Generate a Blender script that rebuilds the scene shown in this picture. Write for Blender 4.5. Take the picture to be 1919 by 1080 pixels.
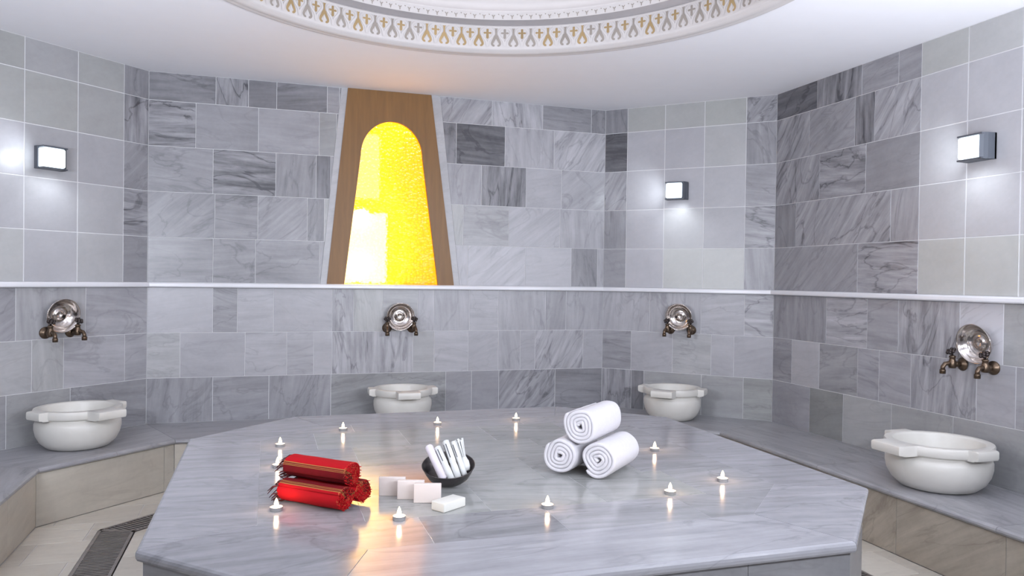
import bpy, math, random
from mathutils import Vector, Matrix, noise as mnoise
random.seed(11)
PI = math.pi
scene = bpy.context.scene
for o in list(bpy.data.objects):
    bpy.data.objects.remove(o)

# ------------------------------------------------------------------ camera
EYE = 1.3501
cam_data = bpy.data.cameras.new('camera'); cam_data.sensor_width = 36.0
cam_data.lens = 1444.01 / 1919 * 36.0; cam_data.clip_start = .02
cam = bpy.data.objects.new('camera', cam_data); scene.collection.objects.link(cam)
cR = Vector((0.95311901, -0.30228062, 0.01380503)); cF = Vector((0.30243834, 0.95310257, -0.01124932)); cU = Vector((-0.00975716, 0.01489712, 0.99984142))
m = Matrix((cR, cU, -cF)).transposed().to_4x4(); m.translation = (-0.92412444, -3.16099521, EYE)
cam.matrix_world = m
scene.camera = cam

# ------------------------------------------------------------------ colour management, world
vs = scene.view_settings
scene.display_settings.display_device = 'sRGB'
vs.view_transform = 'Standard'; vs.look = 'None'; vs.gamma = 1.0; vs.use_curve_mapping = False
vs.exposure = 0.0
world = bpy.data.worlds.new('world'); scene.world = world; world.use_nodes = True
world.node_tree.nodes['Background'].inputs[0].default_value = (.85, .88, 1, 1)
world.node_tree.nodes['Background'].inputs[1].default_value = .3

# ------------------------------------------------------------------ large lights
COOL = (.86, .90, 1.0)
def area(name, loc, target, size, power, col=COOL, sy=None, spread=PI):
    d = bpy.data.lights.new(name, 'AREA'); d.energy = power; d.color = col; d.size = size
    if sy: d.shape = 'RECTANGLE'; d.size_y = sy
    d.spread = spread
    o = bpy.data.objects.new(name, d); scene.collection.objects.link(o); o.location = loc
    o.rotation_euler = (Vector(target) - Vector(loc)).to_track_quat('-Z', 'Y').to_euler()
    return o
area('dome_light', (0, 0, 3.2), (0, 0, 0), 2.0, 6)  # added soft downward fill, no fixture hangs in the dome
area('doorway_light', (-.9, -4.3, 1.5), (-.5, 0, 1.5), 1.5, 20, (.89, .93, 1.0))  # added fill from the corridor behind the camera, source unseen
area('wall_washer_light', (.7, -2.45, 1.5), (.5, -.8, 2.75), 1.6, 90, COOL, .2)  # this and the next ones: added out-of-view uplights to brighten the ceiling
area('wall_washer_light', (-2.45, -1.2, 1.6), (-1.7, .2, 2.75), 1.0, 92, COOL, .2)
area('wall_washer_light', (2.45, -1.5, 1.5), (1.2, -.2, 2.75), 1.0, 40, COOL, .2)

# ------------------------------------------------------------------ materials
def mat(name):
    m = bpy.data.materials.new(name); m.use_nodes = True
    nt = m.node_tree; b = nt.nodes['Principled BSDF']
    return m, nt, b
def N(nt, typ, **kw):
    n = nt.nodes.new(typ)
    for k, v in kw.items():
        if k in n.bl_rna.properties: setattr(n, k, v)
        else: n.inputs[k].default_value = v
    return n
def math_(nt, op, a, b=None, c=None, clamp=False):
    n = nt.nodes.new('ShaderNodeMath'); n.operation = op; n.use_clamp = clamp
    for i, v in enumerate((a, b, c)):
        if v is None: continue
        if isinstance(v, (int, float)): n.inputs[i].default_value = v
        else: nt.links.new(v, n.inputs[i])
    return n.outputs[0]
def mixc(nt, f, a, b, blend='MIX'):
    n = nt.nodes.new('ShaderNodeMix'); n.data_type = 'RGBA'; n.blend_type = blend
    for s, v in ((0, f), (6, a), (7, b)):
        if isinstance(v, (int, float)): n.inputs[s].default_value = v
        elif isinstance(v, tuple): n.inputs[s].default_value = (*v, 1)
        else: nt.links.new(v, n.inputs[s])
    return n.outputs[2]
def noise_(nt, vec, scale, detail=4, dist=0, rough=.55):
    n = nt.nodes.new('ShaderNodeTexNoise'); n.inputs['Scale'].default_value = scale; n.inputs['Detail'].default_value = detail
    n.inputs['Distortion'].default_value = dist; n.inputs['Roughness'].default_value = rough
    if vec is not None: nt.links.new(vec, n.inputs['Vector'])
    return n.outputs['Fac']
def plain(name, col, rough=.5, metal=0, var=.06, vscale=8, bump=0, bscale=60, coat=0):
    m, nt, b = mat(name)
    tc = nt.nodes.new('ShaderNodeTexCoord')
    f = noise_(nt, tc.outputs['Object'], vscale, 5)
    c = mixc(nt, f, tuple(x * (1 - var * 2) for x in col), tuple(min(1, x * (1 + var * 2)) for x in col))
    nt.links.new(c, b.inputs['Base Color'])
    b.inputs['Roughness'].default_value = rough; b.inputs['Metallic'].default_value = metal
    b.inputs['Coat Weight'].default_value = coat
    if bump:
        h = noise_(nt, tc.outputs['Object'], bscale, 3)
        bn = nt.nodes.new('ShaderNodeBump'); bn.inputs['Strength'].default_value = bump; bn.inputs['Distance'].default_value = .002
        nt.links.new(h, bn.inputs['Height']); nt.links.new(bn.outputs[0], b.inputs['Normal'])
    return m
def marble(name, dark, light, warm, rough=.3, bump=.02, lines=1.0):
    """tile attribute: r tone, g warmth, b vein strength; tco: vein coordinates turned and shifted tile by tile"""
    m, nt, b = mat(name)
    at = N(nt, 'ShaderNodeAttribute'); at.attribute_name = 'tile'
    tc = N(nt, 'ShaderNodeAttribute'); tc.attribute_name = 'tco'
    sp = nt.nodes.new('ShaderNodeSeparateColor'); nt.links.new(at.outputs['Color'], sp.inputs[0])
    tone, wm, vsn = sp.outputs[0], sp.outputs[1], sp.outputs[2]
    mp = nt.nodes.new('ShaderNodeMapping'); mp.inputs['Scale'].default_value = (1.0, 8.5, 1.0); nt.links.new(tc.outputs['Vector'], mp.inputs[0])
    mp2 = nt.nodes.new('ShaderNodeMapping'); mp2.inputs['Scale'].default_value = (1.0, 2.6, 1.0); nt.links.new(tc.outputs['Vector'], mp2.inputs[0])
    n1 = noise_(nt, mp.outputs[0], 2.6, 8, .2, .6)
    n2 = noise_(nt, tc.outputs['Vector'], 3.2, 4, .6)
    n3 = noise_(nt, mp2.outputs[0], 1.5, 5, 1.2, .5)
    n4 = noise_(nt, tc.outputs['Vector'], 38, 3)
    band = math_(nt, 'MULTIPLY', math_(nt, 'SUBTRACT', n1, .5), 1.5)
    line = math_(nt, 'SUBTRACT', 1, math_(nt, 'DIVIDE', math_(nt, 'ABSOLUTE', math_(nt, 'SUBTRACT', n3, .5)), .022), clamp=True)
    line = math_(nt, 'MULTIPLY', line, math_(nt, 'MULTIPLY', n2, lines))
    t = math_(nt, 'MULTIPLY_ADD', band, vsn, tone)
    t = math_(nt, 'MULTIPLY_ADD', math_(nt, 'SUBTRACT', n2, .5), .28, t)
    t = math_(nt, 'MULTIPLY_ADD', math_(nt, 'SUBTRACT', n4, .5), .10, t)
    t = math_(nt, 'SUBTRACT', t, math_(nt, 'MULTIPLY', math_(nt, 'MULTIPLY', line, vsn), .6), clamp=True)
    c = mixc(nt, t, dark, light)
    c = mixc(nt, wm, c, mixc(nt, 1.0, c, warm, 'MULTIPLY'))
    nt.links.new(c, b.inputs['Base Color'])
    rr = math_(nt, 'MULTIPLY_ADD', n2, .12, rough - .06)
    nt.links.new(rr, b.inputs['Roughness'])
    if bump:
        bn = nt.nodes.new('ShaderNodeBump'); bn.inputs['Strength'].default_value = bump; bn.inputs['Distance'].default_value = .004
        nt.links.new(n2, bn.inputs['Height']); nt.links.new(bn.outputs[0], b.inputs['Normal'])
    return m
M = {}
M['marble'] = marble('grey_marble', (.07, .07, .08), (.52, .515, .545), (.97, 1.0, .89), .34)
M['marble_top'] = marble('platform_marble', (.08, .08, .09), (.50, .50, .535), (.97, 1.0, .88), .14, .05)
M['beige'] = marble('beige_marble', (.19, .165, .145), (.78, .75, .68), (1.0, .95, .86), .32)
M['grout'] = plain('grout', (.66, .66, .67), .8)
M['ceiling'] = plain('ceiling_plaster', (.82, .82, .85), .9, var=.01)
M['wallpaint'] = plain('corridor_paint', (.8, .8, .8), .9, var=.01)
M['ledge'] = plain('ledge_marble', (.74, .74, .77), .22, var=.06, vscale=3)
M['plaster'] = plain('dome_plaster', (.56, .53, .52), .7, var=.02)
M['plaster_dim'] = plain('dome_plaster_recess', (.42, .40, .41), .8, var=.03)  # darker, greyer plaster for the recess ring
M['gilt'] = plain('tarnished_gilding', (.36, .25, .12), .55, var=.22, vscale=2.5)
M['gilt_grey'] = plain('worn_relief_shadow', (.30, .265, .235), .7, var=.1)  # tan-grey colour of some motifs and of the scallop marks
M['basin'] = None
M['bronze'] = plain('aged_bronze', (.14, .10, .07), .36, .9, var=.35, vscale=40)
M['bronze_dark'] = plain('dark_bronze', (.05, .04, .038), .35, .7, var=.2, vscale=40)
M['steel'] = plain('polished_bowl_metal', (.66, .61, .58), .17, 1.0, var=.06, vscale=20, bump=.10, bscale=90)
M['dark_metal'] = plain('dark_bowl_metal', (.10, .09, .09), .3, .85, var=.2, vscale=30, bump=.2, bscale=120)
M['grate'] = plain('drain_metal', (.40, .37, .36), .38, .8, var=.2, vscale=12)
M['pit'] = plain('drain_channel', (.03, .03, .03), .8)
M['lamp_body'] = plain('sconce_body', (.10, .11, .13), .4, .3)
M['towel'] = plain('white_terry', (.64, .625, .655), .95, var=.03, vscale=60, bump=.9, bscale=420)
M['soap'] = plain('soap', (.66, .60, .575), .5, var=.015)
M['soap_white'] = plain('white_soap', (.66, .66, .62), .5, var=.015)
M['alu'] = plain('tealight_cup', (.62, .60, .58), .35, .8)
M['wick'] = plain('wick', (.03, .02, .02), .9)
M['fringe'] = plain('fringe_cotton', (.10, .02, .022), .95, var=.4, vscale=80)
M['paper'] = plain('white_paper', (.64, .65, .64), .6, var=.02)
M['paper_lilac'] = plain('lilac_white_cloth', (.66, .61, .66), .8, var=.02)
M['ink'] = plain('black_print', (.03, .035, .05), .6)
def wood():
    m, nt, b = mat('oiled_wood'); tc = nt.nodes.new('ShaderNodeTexCoord')
    mp = nt.nodes.new('ShaderNodeMapping'); mp.inputs['Scale'].default_value = (14, 14, 1.1); nt.links.new(tc.outputs['Object'], mp.inputs[0])
    n = noise_(nt, mp.outputs[0], 2.2, 7, .5); n2 = noise_(nt, mp.outputs[0], 14, 3)
    c = mixc(nt, n, (.13, .062, .02), (.29, .145, .042)); c = mixc(nt, math_(nt, 'MULTIPLY', n2, .3), c, (.14, .07, .02))
    nt.links.new(c, b.inputs['Base Color']); b.inputs['Roughness'].default_value = .45
    return m
M['wood'] = wood()
def basin_m():
    m, nt, b = mat('basin_marble'); tc = nt.nodes.new('ShaderNodeTexCoord')
    n = noise_(nt, tc.outputs['Object'], 5, 6, .8); n2 = noise_(nt, tc.outputs['Object'], 2.2, 3)
    c = mixc(nt, n, (.58, .57, .525), (.76, .755, .715)); c = mixc(nt, math_(nt, 'MULTIPLY', n2, .35), c, (.70, .62, .56))
    nt.links.new(c, b.inputs['Base Color']); b.inputs['Roughness'].default_value = .38
    return m
M['basin'] = basin_m()
def emis(name, col, s):
    m, nt, b = mat(name); b.inputs['Base Color'].default_value = (*col, 1)
    b.inputs['Emission Color'].default_value = (*col, 1); b.inputs['Emission Strength'].default_value = s
    return m
M['diffuser'] = emis('sconce_diffuser', (.80, .92, 1.0), 1.9)
M['flame'] = emis('candle_flame', (1.0, .74, .42), 14.0)
M['lamp_tube'] = emis('niche_lamp', (1.0, .93, .80), 4.5)
M['lamp_amber'] = emis('amber_lamp', (1.0, .56, .006), 1.6)
M['lamp_soft'] = emis('soft_lamp', (1.0, .80, .50), 2.4)
M['amber'] = plain('amber_box_lining', (.75, .42, .03), .8, var=.02)
def wax():
    m, nt, b = mat('lit_wax'); b.inputs['Base Color'].default_value = (.9, .82, .72, 1); b.inputs['Roughness'].default_value = .4
    b.inputs['Emission Color'].default_value = (1, .80, .58, 1); b.inputs['Emission Strength'].default_value = 1.1
    return m
M['wax'] = wax()
def glass():
    m, nt, b = mat('hammered_amber_glass'); nt.nodes.remove(b)
    out = nt.nodes['Material Output']; tc = nt.nodes.new('ShaderNodeTexCoord')
    v = nt.nodes.new('ShaderNodeTexVoronoi'); v.inputs['Scale'].default_value = 42; nt.links.new(tc.outputs['Object'], v.inputs['Vector'])
    v2 = nt.nodes.new('ShaderNodeTexVoronoi'); v2.feature = 'DISTANCE_TO_EDGE'; v2.inputs['Scale'].default_value = 42; nt.links.new(tc.outputs['Object'], v2.inputs['Vector'])
    bn = nt.nodes.new('ShaderNodeBump'); bn.inputs['Strength'].default_value = 1; bn.inputs['Distance'].default_value = .006
    nt.links.new(v.outputs['Distance'], bn.inputs['Height'])
    e = math_(nt, 'MULTIPLY', v2.outputs['Distance'], 4.5, clamp=True)
    c = mixc(nt, e, (.80, .41, .004), (1.0, .61, .008))
    tl = nt.nodes.new('ShaderNodeBsdfTranslucent'); nt.links.new(c, tl.inputs[0]); nt.links.new(bn.outputs[0], tl.inputs['Normal'])
    rf = nt.nodes.new('ShaderNodeBsdfRefraction'); rf.inputs['Roughness'].default_value = .34; rf.inputs['IOR'].default_value = 1.42; nt.links.new(bn.outputs[0], rf.inputs['Normal'])
    rf.inputs[0].default_value = (1, .90, .62, 1)
    mx = nt.nodes.new('ShaderNodeMixShader'); mx.inputs[0].default_value = .32
    nt.links.new(tl.outputs[0], mx.inputs[1]); nt.links.new(rf.outputs[0], mx.inputs[2])
    gl = nt.nodes.new('ShaderNodeBsdfGlossy'); gl.inputs['Roughness'].default_value = .15; nt.links.new(bn.outputs[0], gl.inputs['Normal'])
    m2 = nt.nodes.new('ShaderNodeMixShader'); m2.inputs[0].default_value = .05
    nt.links.new(mx.outputs[0], m2.inputs[1]); nt.links.new(gl.outputs[0], m2.inputs[2]); nt.links.new(m2.outputs[0], out.inputs[0])
    return m
M['glass'] = glass()
def kilim():
    """red peshtemal: stripes follow the attribute 'tile'.r = distance round the roll (m)"""
    m, nt, b = mat('red_striped_cotton')
    at = N(nt, 'ShaderNodeAttribute'); at.attribute_name = 'tile'
    sp = nt.nodes.new('ShaderNodeSeparateColor'); nt.links.new(at.outputs['Color'], sp.inputs[0])
    s = math_(nt, 'FRACT', sp.outputs[0])
    cr = nt.nodes.new('ShaderNodeValToRGB'); cr.color_ramp.interpolation = 'CONSTANT'
    red, dk, gold = (.43, .003, .008, 1), (.085, .003, .006, 1), (.36, .22, .06, 1)
    stops = [(0, gold), (.010, dk), (.024, gold), (.033, dk), (.046, gold), (.054, dk), (.36, gold), (.37, red)]
    el = cr.color_ramp.elements; el[0].position = 0; el[0].color = gold; el[1].position = stops[1][0]; el[1].color = dk
    for p_, c_ in stops[2:]:
        e_ = el.new(p_); e_.color = c_
    nt.links.new(s, cr.inputs[0])
    tc = nt.nodes.new('ShaderNodeTexCoord'); n = noise_(nt, tc.outputs['Object'], 260, 2); n2 = noise_(nt, tc.outputs['Object'], 14, 3)
    c = mixc(nt, math_(nt, 'MULTIPLY', n2, .5), cr.outputs[0], (.30, .004, .01))
    # speckle of loose thread ends where the cut edge of the roll shows
    sp_ = math_(nt, 'GREATER_THAN', noise_(nt, tc.outputs['Object'], 210, 1), .60)
    c = mixc(nt, math_(nt, 'MULTIPLY', sp_, sp.outputs[1]), c, (.42, .10, .04))
    nt.links.new(c, b.inputs['Base Color']); b.inputs['Roughness'].default_value = .85
    b.inputs['Specular IOR Level'].default_value = .2
    bn = nt.nodes.new('ShaderNodeBump'); bn.inputs['Strength'].default_value = .5; bn.inputs['Distance'].default_value = .001
    nt.links.new(n, bn.inputs['Height']); nt.links.new(bn.outputs[0], b.inputs['Normal'])
    return m
M['kilim'] = kilim()

# ------------------------------------------------------------------ mesh helpers
class MB:
    """collects faces; every face may carry tile data (tone, warmth, vein) and vein coordinates per corner"""
    def __init__(s): s.v = []; s.f = []; s.t = []; s.c = []; s.mi = []; s.sm = []
    def face(s, pts, tile=(.5, 0, .3), tco=None, mi=0, smooth=False):
        i = len(s.v); s.v += [tuple(p) for p in pts]; s.f.append(tuple(range(i, i + len(pts))))
        s.t.append(tile); s.c.append(tco or [tuple(p) for p in pts]); s.mi.append(mi); s.sm.append(smooth)
    def add(s, verts, faces, mi=0, smooth=True, tile=(.5, 0, .3)):
        i = len(s.v); s.v += [tuple(p) for p in verts]
        for f in faces:
            s.f.append(tuple(k + i for k in f)); s.t.append(tile); s.c.append([tuple(verts[k]) for k in f]); s.mi.append(mi); s.sm.append(smooth)
    def build(s, name, mats, parent=None, loc=None, weld=False):
        me = bpy.data.meshes.new(name); me.from_pydata(s.v, [], s.f)
        ca = me.color_attributes.new('tile', 'FLOAT_COLOR', 'CORNER'); va = me.attributes.new('tco', 'FLOAT_VECTOR', 'CORNER')
        cd, vd = [], []
        for f, t, c in zip(s.f, s.t, s.c):
            for k in range(len(f)):
                tt = t[k] if isinstance(t[0], tuple) else t
                cd += [tt[0], tt[1], tt[2], 1]; vd += list(c[k])
        ca.data.foreach_set('color', cd); va.data.foreach_set('vector', vd)
        for m_ in (mats if isinstance(mats, (list, tuple)) else [mats]): me.materials.append(m_)
        me.polygons.foreach_set('material_index', s.mi); me.polygons.foreach_set('use_smooth', s.sm)
        me.update()
        o = bpy.data.objects.new(name, me); scene.collection.objects.link(o)
        if parent: o.parent = parent
        if loc: o.location = loc
        return o
def tag(o, label=None, cat=None, group=None, kind=None):
    if label: o['label'] = label
    if cat: o['category'] = cat
    if group: o['group'] = group
    if kind: o['kind'] = kind
    return o
def empty(name, loc=(0, 0, 0), rz=0, label=None, cat=None, group=None):
    o = bpy.data.objects.new(name, None); scene.collection.objects.link(o); o.location = loc; o.rotation_euler = (0, 0, rz)
    o.empty_display_size = .05
    return tag(o, label, cat, group)
def copy_tree(o, parent=None):
    c = o.copy(); scene.collection.objects.link(c)
    if parent: c.parent = parent
    for ch in list(o.children): copy_tree(ch, c)
    return c
def lathe(mb, prof, n=32, M4=None, mi=0, closed=False, a0=0, a1=2 * PI, smooth=True):
    full = abs(a1 - a0 - 2 * PI) < 1e-6; cols = n if full else n + 1
    vs_ = []
    for r, z in prof:
        for k in range(cols):
            a = a0 + (a1 - a0) * k / n; p = Vector((r * math.cos(a), r * math.sin(a), z)); vs_.append(M4 @ p if M4 else p)
    fs = []
    for i in range(len(prof) - 1 + (1 if closed else 0)):
        j = (i + 1) % len(prof)
        for k in range(n):
            k2 = (k + 1) % cols
            fs.append((i * cols + k, i * cols + k2, j * cols + k2, j * cols + k))
    mb.add(vs_, fs, mi, smooth)
def tube(mb, pts, rad, n=10, mi=0, cap=True):
    pts = [Vector(p) for p in pts]; rs = rad if isinstance(rad, (list, tuple)) else [rad] * len(pts)
    vs_ = []; up = Vector((0, 0, 1)); prev = None
    for i, p in enumerate(pts):
        t = (pts[min(i + 1, len(pts) - 1)] - pts[max(i - 1, 0)]).normalized()
        if prev is None: a = t.cross(up if abs(t.z) < .9 else Vector((1, 0, 0))).normalized()
        else: a = (prev - t * prev.dot(t)).normalized()
        prev = a; b = t.cross(a)
        for k in range(n):
            an = 2 * PI * k / n; vs_.append(p + (a * math.cos(an) + b * math.sin(an)) * rs[i])
    fs = [(i * n + k, i * n + (k + 1) % n, (i + 1) * n + (k + 1) % n, (i + 1) * n + k) for i in range(len(pts) - 1) for k in range(n)]
    if cap: fs += [tuple(reversed(range(n))), tuple((len(pts) - 1) * n + k for k in range(n))]
    mb.add(vs_, fs, mi)
def sphere(mb, c, r, n=10, mi=0, sz=1):
    prof = [(max(1e-5, r * math.sin(PI * i / n)), -r * sz * math.cos(PI * i / n)) for i in range(n + 1)]
    lathe(mb, prof, n, Matrix.Translation(c), mi)
def box(mb, lo, hi, M4=None, mi=0, tile=(.5, 0, .3)):
    x0, y0, z0 = lo; x1, y1, z1 = hi
    p = [Vector(q) for q in ((x0, y0, z0), (x1, y0, z0), (x1, y1, z0), (x0, y1, z0), (x0, y0, z1), (x1, y0, z1), (x1, y1, z1), (x0, y1, z1))]
    if M4: p = [M4 @ q for q in p]
    for f in ((3, 2, 1, 0), (4, 5, 6, 7), (0, 1, 5, 4), (1, 2, 6, 5), (2, 3, 7, 6), (3, 0, 4, 7)):
        mb.face([p[k] for k in f], tile, mi=mi)
def rbox(mb, lo, hi, r, M4=None, mi=0, seg=3):
    """box with rounded edges and corners"""
    import bmesh
    bm = bmesh.new(); bmesh.ops.create_cube(bm, size=1)
    for v in bm.verts: v.co = Vector([(lo[i] + hi[i]) / 2 + v.co[i] * (hi[i] - lo[i]) for i in range(3)])
    bmesh.ops.bevel(bm, geom=list(bm.edges), offset=r, segments=seg, profile=.5, affect='EDGES')
    bm.verts.index_update()
    mb.add([M4 @ v.co if M4 else v.co.copy() for v in bm.verts], [tuple(v.index for v in f.verts) for f in bm.faces], mi, True); bm.free()
def clip(poly, n, d):
    """keep the part of a 2-D polygon where n.p <= d"""
    out = []
    for i in range(len(poly)):
        a, b = poly[i], poly[(i + 1) % len(poly)]
        da = n[0] * a[0] + n[1] * a[1] - d; db = n[0] * b[0] + n[1] * b[1] - d
        if da <= 0: out.append(a)
        if (da < 0 < db) or (db < 0 < da):
            t = da / (da - db); out.append((a[0] + t * (b[0] - a[0]), a[1] + t * (b[1] - a[1])))
    return out
def inset(poly, g):
    """shrink a convex polygon (counter-clockwise) by g"""
    res = list(poly); n = len(poly)
    for i in range(n):
        a, b = poly[i], poly[(i + 1) % n]
        ex, ey = b[0] - a[0], b[1] - a[1]; l = math.hypot(ex, ey)
        if l < 1e-6: continue
        nx, ny = ey / l, -ex / l
        res = clip(res, (nx, ny), nx * a[0] + ny * a[1] - g)
        if len(res) < 3: return []
    return res
def clip_to(poly, conv):
    n = len(conv)
    for i in range(n):
        a, b = conv[i], conv[(i + 1) % n]; ex, ey = b[0] - a[0], b[1] - a[1]; l = math.hypot(ex, ey)
        poly = clip(poly, (ey / l, -ex / l), (ey * a[0] - ex * a[1]) / l)
        if len(poly) < 3: return []
    return poly
def area2(p): return sum(p[i][0] * p[(i + 1) % len(p)][1] - p[(i + 1) % len(p)][0] * p[i][1] for i in range(len(p))) / 2
VEIN = {'h': (0, .42), 'v': (90, .42), 'd': (40, .40), 'n': (5, .20), 'w': (20, .05), 'H': (0, .95), 'V': (90, .95), 'D': (58, .8), 'X': (35, 1.0)}
def tile_data(tone, vein='n', warm=0, ang=None):
    a, s_ = VEIN[vein]; a = math.radians((ang if ang is not None else a) + random.uniform(-9, 9)); ca, sa = math.cos(a), math.sin(a)
    ox, oy, oz = [random.uniform(-40, 40) for _ in range(3)]
    return (tone, warm, s_), lambda x, y: (x * ca + y * sa + ox, -x * sa + y * ca + oy, oz)
def slab_tile(mb, poly, to3, h, gap, tone, vein='n', warm=0, ang=None, mi=0, bev=.0012):
    """one tile as a slightly bevelled prism on plane to3(x, y, height)"""
    if len(poly) < 3 or area2(poly) < 2e-4: return
    p = inset(poly, gap)
    if len(p) < 3: return
    q = inset(p, bev)
    td, tf = tile_data(tone, vein, warm, ang)
    if len(q) != len(p): q = p
    mb.face([to3(x, y, h) for x, y in q], td, [tf(x, y) for x, y in q], mi)
    n = len(p)
    for i in range(n):
        j = (i + 1) % n
        mb.face([to3(*p[i], h - bev), to3(*p[j], h - bev), to3(*q[j], h), to3(*q[i], h)], td, [tf(*p[i]), tf(*p[j]), tf(*q[j]), tf(*q[i])], mi)
        mb.face([to3(*p[i], 0), to3(*p[j], 0), to3(*p[j], h - bev), to3(*p[i], h - bev)], td, [tf(*p[i]), tf(*p[j]), tf(*p[j]), tf(*p[i])], mi)

# ------------------------------------------------------------------ the room's octagon
T8 = math.tan(PI / 8)
def octo(L, S):
    w = L / 2 + S / math.sqrt(2); h = L / 2
    return dict(WS=(-w, -h), WN=(-w, h), A=(-h, w), B=(h, w), C=(w, h), D=(w, -h), SE=(h, -w), SW=(-h, -w))
ORD = ['WS', 'WN', 'A', 'B', 'C', 'D', 'SE', 'SW']
LR, SR = 3.4312, 1.3502
def ring(d, L=LR, S=SR):
    o = octo(L - 2 * d * T8, S - 2 * d * T8); return [Vector(o[k]) for k in ORD]
ROOM = ring(0)
SIDES = ['west', 'northwest', 'north', 'northeast', 'east', 'southeast', 'south', 'southwest']
CEIL, LEDGE, BENCH, TABLE = 2.7501, 1.2974, .3154, .5719
ZU = [1.295, 1.61, 1.925, 2.24, 2.555, 2.7501]; ZL = [.315, .63, .945, 1.262]
def wall_frame(i):
    a, b = ROOM[i], ROOM[(i + 1) % 8]; t = (b - a).normalized(); n = Vector((t.y, -t.x)); return a, t, n, (b - a).length
def on_wall(i, u, z, d=0):
    a, t, n, L = wall_frame(i); p = a + t * u + n * d; return Vector((p.x, p.y, z))
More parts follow.
